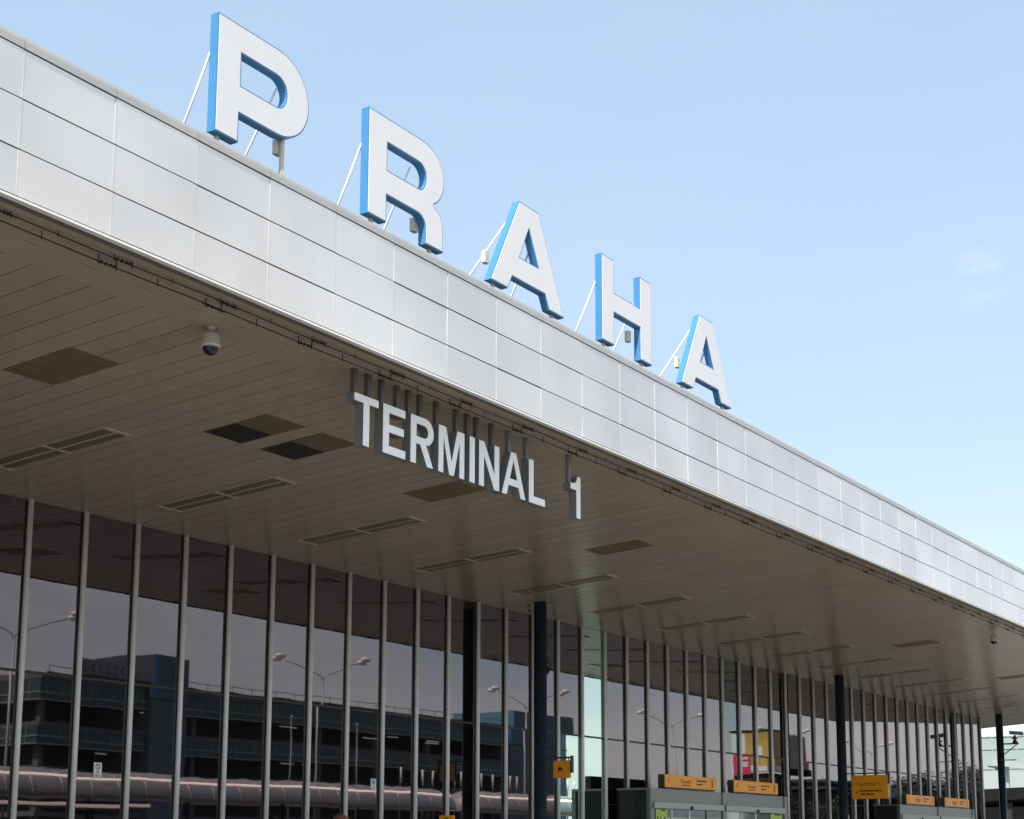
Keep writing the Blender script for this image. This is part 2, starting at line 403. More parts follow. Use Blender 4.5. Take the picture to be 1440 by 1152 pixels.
HP = {'T':[16.2,16.5],'E':[16.80,17.15],'R':[17.42,17.70],'M':[18.10,18.60],'I':[18.89],'N':[19.14,19.55],'A':[20.02],'L':[20.53],'1':[21.84]}
for ch, loops in TL.items():
    xs = [p[0] for p in loops[0]]; cx = (min(xs)+max(xs))/2
    r = empty('letter_'+ch.lower() if ch != '1' else 'digit_one', ('white digit 1 hanging under the canopy after the hanging L' if ch=='1' else 'small white letter %s with grey sides hanging under the canopy soffit' % ch), 'digit' if ch=='1' else 'letter', (cx,13.09,8.05), 'white characters hung under the canopy')
    def lk(name, me, m, cx=cx, r=r):
        me.transform(Matrix.Translation((-cx,-13.09,-8.05))); return link(name, me, m, r)
    lk('letter_body', glyph_mesh('letter_body', loops, .145, 13.0), M_grey)
    lk('letter_face', glyph_mesh('letter_face', loops, .008, 12.995, .003), M_face2)
    for px in HP[ch]:
        ztop = t0-.03
        if ch == '1': ztop = 7.52
        lk('hanger', MB().box(px-.038,px+.038,13.07,13.135,ztop-.05,zs(13.13)+.006).mesh('hanger'), M_grey if ch in 'AL1' else M_hang)

# ------------------------------------------------------------------ soffit fittings
def hung(mb, name, m, root, o):     # part of a soffit fitting modelled in world space
    me = mb.mesh(name); me.transform(Matrix.Translation([-c for c in o])); return link(name, me, m, root)
def slab(mb, x0,x1,y0,y1,h0,h1):    # follows the soffit slope; h = height below it
    return mb.hexa([(x0,y0,zs(y0)-h1),(x1,y0,zs(y0)-h1),(x1,y1,zs(y1)-h1),(x0,y1,zs(y1)-h1),(x0,y0,zs(y0)-h0),(x1,y0,zs(y0)-h0),(x1,y1,zs(y1)-h0),(x0,y1,zs(y1)-h0)])
def light_at(xc, label):
    o = (xc,18.81,zs(18.81)); r = empty('ceiling_light', label, 'ceiling light', o, 'recessed strip lights in the soffit')
    y0, ym, y1, w = 17.48, 18.81, 20.16, .235
    for s in (-1, 1):
        for a, b in ((y0,ym),(ym,y1)):
            xa, xb = (xc-w+.012, xc-.012) if s < 0 else (xc+.012, xc+w-.012)
            hung(slab(MB(), xa, xb, a+.03, b-.03, -.012, .004), 'diffuser', M_ldark, r, o)
    f = MB(); slab(f, xc-.017, xc+.017, y0+.02, y1-.02, -.01, .012)
    for y in (y0, ym, y1): slab(f, xc-w-.04, xc+w+.04, y-.028, y+.028, -.01, .014)
    hung(f, 'frame', M_lframe, r, o)
    return r
l0 = None
near = {0:'closest to the camera at the left edge', 1:'under the left part of the canopy', 2:'below the gap before the hanging letters'}
for k in range(-3, 16):
    xc = 16.07 + 3.757*k
    if k < 0: lab = 'slatted soffit strip light, %s before the left picture edge' % ordinal(-k-1)
    else: lab = 'recessed double strip light in the soffit, %s from the near left end' % ordinal(k)
    if l0 is None: l0 = light_at(xc, lab); lx0 = xc
    else: dup(l0, (xc,18.81,zs(18.81)), lab)

def vent(xc, kind, label, w=.40):
    y0, ym, y1 = 15.28, 15.92, 16.56; o = (xc,ym,zs(ym))
    r = empty('soffit_vent', label, 'vent', o, 'brown vent panels in the soffit')
    hung(slab(MB(), xc-w, xc+w, y0, ym-.008, -.01, .006), 'vent_panel', M_vent, r, o)
    if kind == 'open':
        hung(slab(MB(), xc-w, xc+w, ym+.008, y1, -.005, .003), 'vent_opening', M_ventdark, r, o)
    else:
        hung(slab(MB(), xc-w, xc+w, ym+.008, y1, -.01, .006), 'vent_panel', M_vent, r, o)
    f = MB()
    if kind == 'slat':
        for q in range(4): slab(f, xc-w+.02, xc+w-.02, y0+.12+q*.31, y0+.135+q*.31, 0, .010)
    slab(f, xc-w-.012, xc-w, y0, y1, -.01, .008); slab(f, xc+w, xc+w+.012, y0, y1, -.01, .008)
    hung(f, 'vent_frame', M_vent, r, o)
vent(13.60, 'slat', 'large brown slatted vent panel in the soffit left of the dome camera')
vent(17.32, 'open', 'brown soffit vent with a black open half, left of its twin')
vent(18.58, 'open', 'brown soffit vent with a black open half, just left of the hanging T')
vent(22.32, 'plain', 'brown soffit vent just below the hanging letters R and M')
vent(28.62, 'plain', 'thin looking brown soffit vent right of the hanging digit 1', .36)
vent(47.48, 'plain', 'narrow brown soffit vent towards the far end of the canopy', .36)
vent(58.72, 'plain', 'farthest brown soffit vent at the right picture edge', .36)

def dome(xc, label):
    yc = 13.48; z = zs(yc); o = (xc,yc,z)
    r = empty('dome_camera', label, 'security camera', o, 'dome cameras under the canopy edge')
    hung(MB().lathe([(0,z+.01),(.05,z+.01),(.05,z-.012),(.028,z-.016),(.028,z-.075),(0,z-.075)], xc, yc, 20), 'mount', M_cam, r, o)
    hung(MB().lathe([(0,z-.07),(.075,z-.075),(.108,z-.10),(.113,z-.22),(.122,z-.228),(.122,z-.252),(.108,z-.262),(0,z-.262)], xc, yc, 28), 'housing', M_cam, r, o)
    hung(MB().lathe([(.100,z-.255)]+[(.100*math.cos(a*PI/18), z-.262-.100*math.sin(a*PI/18)) for a in range(0,10)], xc, yc, 28), 'dome', M_dome, r, o)
dome(13.84, 'white dome security camera under the near left part of the canopy')
dome(47.38, 'small far dome security camera near the right picture edge')

def cable(y, z, label, ph):
    o = (X0,y,z); r = empty('cable_line', label, 'cable', o, 'cable lines under the canopy edge')
    n = 160; pts = [(X0+.2+(XE-X0-.4)*i/n, y+.004*math.sin(i*1.7), z+.006*math.sin(i*.9)) for i in range(n+1)]
    hung(MB().tube(pts, .008, 6), 'wire', M_wire, r, o)
    c = MB()
    c.box(-.20,.20,.007,.014,-.006,.002)
    for q in (-.13,.13): c.box(q-.004,q+.004,-.002,.010,-.032,zs(y)-z+.002)
    for q in (-.09,-.02,.05,.1): c.box(q-.010,q+.010,-.014,.020,-.018+.006*(q>0),.014)
    cm = c.mesh('clamp'); sm = MB().box(-.004,.004,-.004,.004,-.022,zs(y)-z+.002).mesh('standoff')
    x = 11.60+ph - 1.669*10
    while x < XE-.9:
        if x > X0+.3:
            link('clamp', cm, M_wire, r, (x-o[0],0,0)); link('standoff', sm, M_wire, r, (x+.75-o[0],0,0))
        x += 1.669
cable(12.71, 8.03, 'thin black cable line under the canopy lip, nearer the metal panels', .05)
cable(12.84, 7.99, 'thin black cable line under the canopy lip, nearer the soffit planks', -.06)

# ------------------------------------------------------------------ orange signs on columns, header signs
def bars(mb, along, y, rows):     # unreadable small print as thin strips; rows (u0,u1,z,h)
    for u0,u1,z,h in rows:
        u = u0
        while u < u1:
            w = random.uniform(.03,.09)
            if along == 'Y': mb.box(y-.002,y,u,min(u+w,u1),z-h/2,z+h/2)
            else: mb.box(u,min(u+w,u1),y-.002,y,z-h/2,z+h/2)
            u += w+.015
random.seed(31)
def column_sign(xc, y0, y1, z0, z1, label, big):
    o = (xc,(y0+y1)/2,z1); r = empty('orange_sign', label, 'sign', o, 'orange signs on the columns')
    hung(MB().box(xc-.035,xc+.035,y0,y1,z0,z1,.006), 'sign_board', M_orange, r, o)
    f = MB().box(xc-.025,xc+.025,y0-.06,20.24,z1+.05,z1+.09).box(xc-.045,xc+.045,y0-.065,y0-.02,z0+(.12 if not big else .5),z1+.11)
    for yy in (y0+.04,y1-.06): f.box(xc-.012,xc+.012,yy,yy+.02,z1-.005,z1+.06)
    hung(f, 'bracket', M_sfrm, r, o)
    g = MB()
    if big:
        me = text_mesh('sign_text', 'Terminal 1', .20, .001, 'LEFT')
        me.transform(Matrix(((0,0,-1,xc-.0362),(-1,0,0,y1-.14),(0,1,0,z1-.30),(0,0,0,1)))); me.transform(Matrix.Translation([-c for c in o])); link('sign_text', me, M_ink, r)
        for row in [(y0+.22,y1-.26,z0+.27,.05),(y0+.5,y1-.3,z0+.16,.05)]:
            q = MB(); bars(q, 'Y', xc-.035, [row]); q.box(xc-.0365,xc-.0345,row[0],row[1],row[2]-.008,row[2]+.008); hung(q, 'small_print', M_ink, r, o)
        g.prism([(y1-.2,z0+.22),(y1-.13,z0+.18),(y1-.13,z0+.26)], xc-.038, xc-.0345)
    else:
        yc, z = (y0+y1)/2+.03, (z0+z1)/2
        g.prism([(yc+.07,z-.09),(yc+.045,z-.09),(yc+.045,z-.02),(yc-.06,z-.03),(yc-.06,z+.015),(yc-.03,z+.015),(yc-.03,z+.045),(yc+.07,z+.045)], xc-.038, xc-.034)
    hung(g, 'pictogram' if not big else 'arrow', M_ink, r, o)
column_sign(32.57, 19.50, 19.96, 3.285, 3.70, 'small square orange sign hung on the middle column', False)
column_sign(52.30, 18.72, 20.00, 3.29, 4.09, 'large orange sign lettered Terminal 1 on the far column', True)
# low orange sign at the bottom edge and globe lamp
o = (28.2,20.5,.13); r = empty('orange_sign', 'orange sign on a post at the bottom picture edge', 'sign', o, 'orange signs on the columns')
hung(MB().box(28.18,28.22,19.80,20.19,1.75,2.335,.006), 'sign_board', M_orange, r, o)
hung(MB().tube([(28.25,20.5,.13),(28.25,20.5,2.2)], .03, 10), 'post', M_sfrm, r, o)
hung(MB().prism(arc((19.80+20.19)/2,2.14,.14,.14,0,350,24)+arc((19.80+20.19)/2,2.14,.095,.095,350,0,24), 28.172, 28.18, 'X'), 'pictogram', M_ink, r, o)
o = (25.15,20.45,.13); r = empty('globe_lamp', 'brown globe lamp on a post left of the low orange sign', 'lamp', o)
hung(MB().lathe([(.17*math.sin(a*PI/14), 2.15-.17*math.cos(a*PI/14)) for a in range(15)], 25.15,20.45, 24), 'globe', M_globe, r, o)
hung(MB().tube([(25.15,20.45,.13),(25.15,20.45,2.0)], .035, 10), 'post', M_sfrm, r, o)

def vestibule(xa, xb, yf, zt_, label, signs, stick, bright):
    o = ((xa+xb)/2, yf, .13); r = empty('entrance_vestibule', label, 'entrance', o, 'glass entrance boxes of the terminal')
    y1 = YG-.19; xm = (xa+xb)/2
    hung(MB().box(xa,xa+.02,yf+.06,y1,.13,zt_-.06), 'side_glass', M_vglass, r, o)
    hung(MB().box(xb-.02,xb,yf+.06,y1,.13,zt_-.06), 'side_glass', M_vglass, r, o)
    hung(MB().box(xa-.01,xb+.01,yf+.05,y1,zt_-.055,zt_), 'roof', M_steel, r, o)
    for x in (xa, xm-.11, xb-.22): hung(MB().box(x, x+.22, yf, yf+.12, .13, zt_), 'frame_post', M_steel, r, o)
    for x0, x1 in ((xa+.22, xm-.11), (xm+.11, xb-.22)):
        hung(MB().box(x0,x1,yf+.03,yf+.09,2.87,zt_), 'header_panel', M_steel, r, o)
        h = hung(MB().box(x0-.06,x1-.02,yf-.05,yf+.03,2.69,2.868,.01), 'door_operator', M_steel2, r, o)
        xc = (x0+x1)/2
        s = MB().lathe([(0,0),(.05,0),(.045,.035),(.02,.05),(0,.05)], 0, 0, 16).mesh('sensor')
        s.transform(Matrix.Translation((xc-o[0], yf-.05-o[1], 2.74-o[2])) @ Matrix.Rotation(PI/2,4,'X')); so = link('sensor', s, M_dark, r); so.parent = h
        w = (x1-x0)/4
        for q in range(4):
            hung(MB().box(x0+q*w+.03,x0+(q+1)*w-.03,yf+.04,yf+.07,.18,2.686), 'door_leaf', M_door, r, o)
            hung(MB().box(x0+q*w-.03 if q else x0,x0+q*w+.03,yf+.02,yf+.085,.15,2.685), 'door_stile', M_mull if q!=3 else M_dark, r, o)
    for n, (s0, s1, lab) in enumerate(signs):
        so = ((s0+s1)/2, yf, zt_); rr = empty('orange_sign', lab, 'sign', so, 'long orange signs over the doors')
        hung(MB().box(s0,s1,yf-.02,yf+.16,zt_+.03,zt_+.39), 'sign_box', M_sfrm, rr, so)
        hung(MB().box(s0+.02,s1,yf-.045,yf-.021,zt_+.045,zt_+.385,.004), 'sign_board', M_orange, rr, so)
        hung(MB().box(s0+.1,s1-.1,yf,yf+.1,zt_-.002,zt_+.032), 'base_rail', M_sfrm, rr, so)
        L_ = s1-s0
        for tx, st_, sz in ((.24,'E',.17),(L_*.40,'Terminal 1',.15)):
            me = text_mesh('sign_text', st_, sz); me.transform(Matrix(((1,0,0,s0+tx+(0 if st_!='Terminal 1' else 0)),(0,0,-1,yf-.046),(0,1,0,zt_+.22),(0,0,0,1)))); me.transform(Matrix.Translation([-c for c in so])); link('sign_text', me, M_ink, rr)
        for row in [(s0+L_*.60,s0+L_*.80,zt_+.27,.045),(s0+L_*.60,s0+L_*.72,zt_+.17,.045),(s0+L_*.33,s0+L_*.47,zt_+.125,.03)]:
            g = MB(); bars(g,'X',yf-.045,[row]); g.box(row[0],row[1],yf-.0465,yf-.0445,row[2]-.008,row[2]+.008); hung(g, 'small_print', M_ink, rr, so)
        g = MB(); g.box(s0+L_*.90,s0+L_*.925,yf-.047,yf-.0445,zt_+.10,zt_+.33)
        hung(g, 'gate_mark', M_ink, rr, so)
    for s0, s1, lab in stick:
        so = ((s0+s1)/2, yf+.02, 2.4); rr = empty('sticker', lab, 'sticker', so, 'lime green stickers on the doors')
        hung(MB().box(s0,s1,yf+.006,yf+.016,2.05,2.672), 'sheet', M_lime, rr, so)
        g = MB(); g.box(s0+.3,s1-.12,yf+.003,yf+.007,2.63,2.668)
        hung(g, 'tab', M_dark, rr, so)
        me = text_mesh('sticker_text', 'N A', .34); me.transform(Matrix(((1,0,0,(s0+s1)/2),(0,0,-1,yf+.004),(0,1,0,2.36),(0,0,0,1)))); me.transform(Matrix.Translation([-c for c in so])); link('sticker_text', me, M_ink, rr)
vestibule(37.87, 47.05, 20.18, 3.235, 'nearer glass entrance box with steel front and two orange header signs',
    [(38.62,41.85,'long orange header sign over the nearer left doors'),(43.02,46.25,'long orange header sign over the nearer right doors')],
    [(38.18,38.85,'lime green sticker at the left of the nearer left doors'),(45.75,46.6,'lime green sticker at the right of the nearer right doors')], 0)
vestibule(57.55, 66.75, 20.18, 3.235, 'farther pale entrance box with two orange header signs',
    [(58.2,61.45,'long orange header sign over the farther left doors'),(62.75,65.95,'long orange header sign over the farther right doors')], [], 1)
# glass stickers
def sticker(xc, ring, label, circ):
    o = (xc,YG-.006,3.0); r = empty('sticker', label, 'sticker', o)
    hung(MB().box(xc-.09,xc+.09,YG-.012,YG-.004,2.865,3.12), 'sheet', M_stick, r, o)
    g = MB(); g.prism(arc(xc,3.05,.055,.055,0,350,24)+arc(xc,3.05,.04,.04,350,0,24), YG-.0145, YG-.012, 'Y')
    if not circ: g.prism([(xc-.04,3.085),(xc+.03,3.01),(xc+.04,3.02),(xc-.03,3.095)], YG-.0143, YG-.012, 'Y')
    else: g.prism(arc(xc,3.05,.03,.03,0,345,18), YG-.0143, YG-.012, 'Y')
    for z, w in ((2.965,.03),(2.945,.04),(2.905,.06),(2.885,.06)): g.box(xc-w,xc+w,YG-.0142,YG-.012,z-.006,z+.006)
    hung(g, 'pictogram', M_bluei if circ else M_ink, r, o)
sticker(19.575, 0, 'white prohibition sticker on the glass near the left', False)
sticker(27.41, 1, 'white sticker with blue round symbol on the glass', True)
tag(MB().box(52.32,52.40,20.195,20.205,2.35,2.75).build('sticker', M_stick, None, (52.36,20.2,2.55)), 'white strip sticker on the far blue column', 'sticker')

# camera arm on the last column
xc = 71.68; o = (xc,20.2,6.24); r = empty('camera_arm', 'dark camera on a bracket arm on the last column', 'security camera', o)
b = MB().box(xc-.03,xc+.03,19.52,20.22,6.21,6.27); b.tube([(xc,20.22,5.75),(xc,19.6,6.2)], .022, 8); b.box(xc-.02,xc+.02,19.66,20.22,5.50,5.54); b.lathe([(.145,5.45),(.165,5.45),(.165,5.6),(.145,5.6)], xc, 20.35, 20)
hung(b, 'bracket', M_dark, r, o)
hung(MB().lathe([(0,6.27),(.12,6.27),(.10,6.36),(.06,6.38),(.06,6.44),(.13,6.45),(.13,6.5),(.05,6.52),(.05,6.62),(0,6.62)], xc, 19.68, 18), 'pan_head', M_dark, r, o)
hung(MB().hexa([(xc-.09,19.30,6.60),(xc+.09,19.30,6.60),(xc+.09,19.90,6.66),(xc-.09,19.90,6.66),(xc-.09,19.30,6.76),(xc+.09,19.30,6.76),(xc+.09,19.90,6.82),(xc-.09,19.90,6.82)]), 'camera_body', M_pgrey, r, o)

# ------------------------------------------------------------------ across the road (seen mirrored in the glass)
# parking garage
GX0, GX1, GY0, GY1 = 75.0, 143.0, -45.0, -80.0
o = (GX0,GY0,0); r = empty('parking_garage', 'dark open parking garage across the road, mirrored in the glass wall', 'building', o)
s = MB()
for zt_, th in ((13.75,.45),(10.25,.35),(7.15,.35),(4.05,.35)): s.box(GX0,GX1,GY1,GY0,zt_-th,zt_)
hung(s, 'slab', M_conc, r, o)
hung(MB().box(GX0-.06,GX1+.02,GY0-.2,GY0+.06,13.752,13.87), 'roof_edge', M_tdark, r, o)
hung(MB().box(GX0+6,GX1-1,GY1+.5,GY0-7,.0,13.25), 'core', M_concd, r, o)
for z0, z1 in ((11.75,13.25),(8.7,9.95),(5.6,6.75)):
    hung(MB().box(GX0-.14,GX1,GY0+.07,GY0+.10,z0,z1), 'screen', M_ggl, r, o)
    hung(MB().box(GX0-.17,GX0-.145,GY1,GY0+.1,z0,z1), 'screen', M_ggl, r, o)
rl = MB()
for z in (11.74,12.25,8.69,9.2,5.59):
    rl.box(GX0-.2,GX1,GY0+.105,GY0+.14,z-.03,z+.03); rl.box(GX0-.24,GX0-.175,GY1,GY0+.14,z-.035,z+.035)
x = GX0+.5; k = 0
while x < GX1:
    rl.tube([(x,GY0+.12,11.75),(x+(.5 if k%2 else -.2),GY0+.12,12.9)], .03, 5)
    if k%2: rl.tube([(x,GY0+.12,8.7),(x+.3,GY0+.12,9.9)], .03, 5)
    x += 1.1; k += 1
y = GY0-1
while y > GY1:
    rl.box(GX0-.22,GX0-.172,y,y+.06,11.75,13.2); rl.box(GX0-.22,GX0-.172,y,y+.06,8.7,9.95); y -= 2.2
x = GX0+1
while x < GX1: rl.box(x,x+.06,GY0-1.2,GY0-1.14,13.75,14.5); x += 2.4
rl.box(GX0+1,GX1,GY0-1.2,GY0-1.14,14.46,14.52)
hung(rl, 'railing', M_rail, r, o)
p = MB(); x = GX0+.5
while x < GX1: p.box(x,x+.4,GY0-1.0,GY0-.5,0,13.28); x += 7.6
hung(p, 'pillar', M_conc, r, o)
t = MB(); random.seed(41)
for _ in range(11):
    x = random.uniform(GX0+2,GX1-6); z = random.choice((11.5,11.5,8.45,11.3)); y = GY0-random.uniform(.3,.45)
    t.box(x,x+random.uniform(.8,2.4),y,y+.06,z-.03,z+.03)
hung(t, 'tube_light', M_tubel, r, o)
# board on garage roof
o = (81,-45.5,13.87); r = empty('roof_board', 'grey lettered board on the garage roof beside the blue stair tower', 'sign', o)
hung(MB().box(78.0,83.6,-45.6,-45.5,13.86,15.15), 'board', M_pgrey, r, o)
g = MB(); 
for i in range(7):
    u = 78.4+i*.72; g.prism(arc(u+.22,14.5,.22,.34,40,320,14)+arc(u+.22,14.5,.11,.2,320,40,14), -45.5, -45.47, 'Y')
hung(g, 'lettering', M_conc, r, o)
def tower(x0,x1,y0,y1,z1,label,side,front,opening,sign):
    o = ((x0+x1)/2,y0,0); r = empty('stair_tower', label, 'building', o, 'stair towers of the parking garage')
    hung(MB().box(x0+.02,x1,y1,y0,0,z1,.03), 'wall', front, r, o)
    hung(MB().box(x0-.06,x0+.015,y1,y0+.02,z1-3.3,z1-.02), 'side_panel', side, r, o)
    hung(MB().box(x0-.1,x1+.08,y0+.002,y0+.04,z1-3.55,z1-3.4), 'band', M_tdark, r, o)
    if opening: hung(MB().box(opening[0],opening[1],y0+.002,y0+.03,opening[2],opening[3]), 'opening', M_concd, r, o)
    hung(MB().box(x0-.05,x0+.45,y0+.002,y0+.06,z1-3.4,z1), 'corner_strip', M_tblue, r, o)
    if sign:
        so = hung(MB().box(x0-.14,x0-.065,y0-3.6,y0-2.0,z1-2.9,z1-1.3), 'parking_sign', M_pgrey, r, o)
        me = text_mesh('sign_text', 'P', 1.3, .01); me.transform(Matrix(((0,0,-1,x0-.15),(-1,0,0,y0-2.8),(0,1,0,z1-2.1),(0,0,0,1)))); me.transform(Matrix.Translation([-c for c in o])); g = link('sign_text', me, M_bluei, r); g.parent = so
tower(84.75,89.1,-44.6,-50.5,16.0,'blue and grey stair tower of the garage with a dark square opening',M_tdark,M_tower,(86.4,87.9,13.7,15.3),True)
tower(134.6,146.0,-44.6,-52,15.4,'farther blue stair tower mirrored behind the middle column',M_tteal,M_tower,(139.5,141.5,13.2,14.4),False)
# left tower block behind
o = (70,-70,0); r = empty('office_block', 'dark blue office block mirrored at the far left of the glass', 'building', o)
hung(MB().box(76,90,-92,-82,0,21.5), 'wall', M_tower, r, o)
w = MB()
for z in (14.6,16.6,18.6): w.box(75.95,90.05,-81.99,-81.9,z,z+.5); w.box(75.9,75.99,-92,-82,z,z+.5)
hung(w, 'window_band', M_pgrey, r, o)

# covered walkways
def walkway(xa, xb, label):
    o = ((xa+xb)/2,-8,.13); r = empty('covered_walkway', label, 'canopy', o, 'covered walkways on the traffic island')
    cs = [(-8+1.55*math.cos(a), 3.62+1.13*math.sin(a)) for a in [PI*i/20 for i in range(21)]]
    bm = bmesh.new(); n = max(8,int((xb-xa)/1.5)); rings = []
    xs = [xa+.02]+[xa+q for q in (.1,.3,.6,1.0)]+[xa+1.0+(xb-xa-2.0)*i/n for i in range(1,n)]+[xb-1.0]+[xb-q for q in (.6,.3,.1)]+[xb-.02]
    for x in xs:
        e = min(1.0, min(x-xa, xb-x)/1.0); k = math.sqrt(max(.02,1-(1-e)**2))
        rings.append([bm.verts.new((x,-8+(y+8)*(.35+.65*k),3.62+(z-3.62)*k)) for y,z in cs])
    for A,B in zip(rings,rings[1:]):
        for i in range(20):
            f = bm.faces.new([A[i],A[i+1],B[i+1],B[i]]); f.smooth = True
        bm.faces.new([A[0],B[0],B[-1],A[-1]])
    bm.faces.new(rings[0]); bm.faces.new(list(reversed(rings[-1])))
    mb = MB(); mb.bm.free(); mb.bm = bm
    hung(mb, 'roof', M_canopy, r, o)
    rb = MB(); x = xa+1.6
    while x < xb-1.2:
        rb.tube([(x+.25*math.sin(i*PI/20*1.0),-8+1.57*math.cos(PI*i/20),3.62+1.145*math.sin(PI*i/20)) for i in range(21)], .022, 6); x += 1.45
    hung(rb, 'seam', M_crib, r, o)
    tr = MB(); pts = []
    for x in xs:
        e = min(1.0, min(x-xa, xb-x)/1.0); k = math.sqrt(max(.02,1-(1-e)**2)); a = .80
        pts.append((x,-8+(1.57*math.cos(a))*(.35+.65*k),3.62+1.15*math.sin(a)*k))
    tr.tube(pts, .05, 8); hung(tr, 'glow_line', M_glow, r, o)  # glowing tube added along the roof curve as its bright line
    x = xa+2
    while x < xb-1:
        hung(MB().tube([(x,-8,.13),(x,-8,3.7)], .09, 10), 'post', M_dark, r, o); x += 6.0
walkway(20.0, 71.0, 'long rounded covered walkway mirrored along the bottom of the glass')
walkway(72.4, 100.0, 'second rounded covered walkway beyond the gap, mirrored in the glass')
o = (36,-4.6,.13); r = empty('shelter', 'low pale edged shelter mirrored at the bottom left of the glass', 'shelter', o)
hung(MB().box(24,46.2,-5.9,-4.6,3.14,3.24,.02), 'roof', M_tdark, r, o)
hung(MB().tube([(24,-4.57,3.25),(46.1,-4.57,3.25)], .06, 8), 'glow_line', M_glow2, r, o)  # glowing tube added so the shelter edge shows bright
for x in (26,32,38,44): hung(MB().tube([(x,-5.5,.13),(x,-5.5,3.15)], .06, 8), 'post', M_dark, r, o)

# street lamps
def lamp(x, y, label):
    o = (x,y,.13); r = empty('street_lamp', label, 'street lamp', o, 'double armed street lamps along the road')
    hung(MB().tube([(x,y,.13),(x,y,4),(x,y,10.0)], .065, 10, .04), 'pole', M_pole, r, o)
    for s in (-1,1):
        e = Vector((s*2.1, s*1.15, 0))
        pts = [(x,y,9.7)]+[(x+e.x*q,y+e.y*q,9.98+.85*math.sin(q*1.35)) for q in (.04,.15,.35,.6,.85)]
        a = hung(MB().tube(pts, .026, 8), 'arm', M_pole, r, o)
        for d in (-.22,.22):
            cxh, cyh, czh = x+e.x*1.0+d*.5, y+e.y*1.0-d, 10.85+.10*(d<0)
            h = MB().lathe([(0,czh-.10),(.17,czh-.09),(.22,czh-.02),(.20,czh+.06),(.11,czh+.12),(0,czh+.13)], cxh, cyh, 16)
            for v in h.bm.verts: v.co.x = cxh+(v.co.x-cxh)*1.5
            hd = hung(h, 'lamp_head', M_lamp, r, o); hd.parent = a
    return r
for i, x in enumerate((41.65,60.7,79.75,98.8,117.9,137.0)):
    lamp(x, -8.0, 'white headed double street lamp on the island, %s from the left in the mirror' % ordinal(i))
# column lights behind the walkway
cl0 = None; cxs = [75.1,77.7,78.9,80.6,81.6,84.15,85.6,87.6,88.8,91.9,93.5,94.6,95.9]
for i, x in enumerate(cxs):
    lab = 'slim post light with white glowing tip behind the walkways, %s of its row' % ordinal(i)
    if cl0 is None:
        o = (x,-14.0,0); cl0 = empty('post_light', lab, 'post light', o, 'slim white tipped post lights')
        hung(MB().tube([(x,-14,0),(x,-14,5.4)], .045, 8), 'post', M_dark, cl0, o)
        hung(MB().tube([(x,-14,5.4),(x,-14,6.28)], .05, 8), 'white_tip', M_lamp, cl0, o)
    else: dup(cl0, (x,-14.0 + random.uniform(-.4,.4),0), lab)
for x, lab in ((72.15,'left one of two thin flagpoles in front of the garage'),(78.95,'right one of two thin flagpoles in front of the garage')):
    o = (x,-20,0); r = empty('flagpole', lab, 'pole', o, 'thin poles in front of the garage')
    hung(MB().tube([(x,-20,0),(x,-20,9.3)], .028, 8, .022), 'mast', M_pole, r, o)
    hung(MB().lathe([(.0,9.28),(.07,9.33),(0,9.4)], x, -20, 10), 'finial', M_lamp, r, o)

# hoardings
o = (144.5,-22,0); r = empty('hoarding', 'yellow and white advertising hoarding with brown end mirrored above the nearer doors', 'billboard', o)
hung(MB().box(143.3,146.4,-24.5,-20.3,0,8.8), 'base', M_bdark, r, o)
hung(MB().box(143.0,143.25,-24.45,-22.92,8.95,12.78), 'white_panel', M_pwhite, r, o)
yp = hung(MB().box(143.0,143.25,-22.9,-20.02,8.95,12.85), 'yellow_panel', M_yel, r, o)
g = hung(MB().box(142.97,142.999,-21.6,-21.0,10.5,11.35), 'white_print', M_pwhite, r, o); g.parent = yp
g = hung(MB().box(142.97,142.999,-22.7,-20.1,9.02,9.5), 'white_print', M_pwhite, r, o); g.parent = yp
bp = hung(MB().box(143.26,146.5,-20.25,-20.0,8.95,12.88), 'brown_panel', M_brown, r, o)
g = hung(MB().box(143.4,146.3,-19.999,-19.97,9.05,9.5), 'white_print', M_pwhite, r, o); g.parent = bp
hung(MB().box(142.9,146.6,-24.6,-19.95,12.89,13.05), 'top_rail', M_dark, r, o)
o = (139,-21.4,0); r = empty('red_sign', 'red sign with white lines in front of the yellow hoarding', 'billboard', o)
bd = hung(MB().box(139.0,139.15,-22.76,-20.05,8.45,10.42), 'board', M_red, r, o)
random.seed(51)
for z,a_,b_ in ((9.95,-22.2,-20.2),(9.5,-21.3,-20.2),(9.25,-21.4,-20.25),(8.75,-21.2,-21.0)):
    g = MB(); g.box(138.97,138.999,a_,b_,z-.02,z+.03); u = a_
    while u < b_:
        w = random.uniform(.12,.28); g.box(138.965,138.998,u,min(u+w,b_),z-.10,z+.12); u += w+.05
    hung(g, 'white_print', M_pwhite, r, o).parent = bd
hung(MB().box(138.97,138.999,-22.76,-22.55,8.45,10.42), 'white_edge', M_pwhite, r, o).parent = bd
for y in (-22.6,-20.4): hung(MB().box(139.16,139.3,y,y+.15,0,10.2), 'post', M_dark, r, o)
o = (150.5,-20.5,0); r = empty('hoarding', 'grey hoarding with a red corner right of the brown hoarding', 'billboard', o)
bd = hung(MB().box(147.8,153.0,-20.8,-20.5,9.45,12.85), 'grey_panel', M_pgrey, r, o)
hung(MB().prism([(151.6,9.8),(152.9,9.8),(152.9,11.4)], -20.5, -20.46, 'Y'), 'red_corner', M_red, r, o).parent = bd
hung(MB().box(147.6,153.2,-21,-20.3,8.75,9.43).box(148,148.3,-21,-20.7,0,8.4).box(152.6,152.9,-21,-20.7,0,8.4), 'support_frame', M_bdark, r, o)

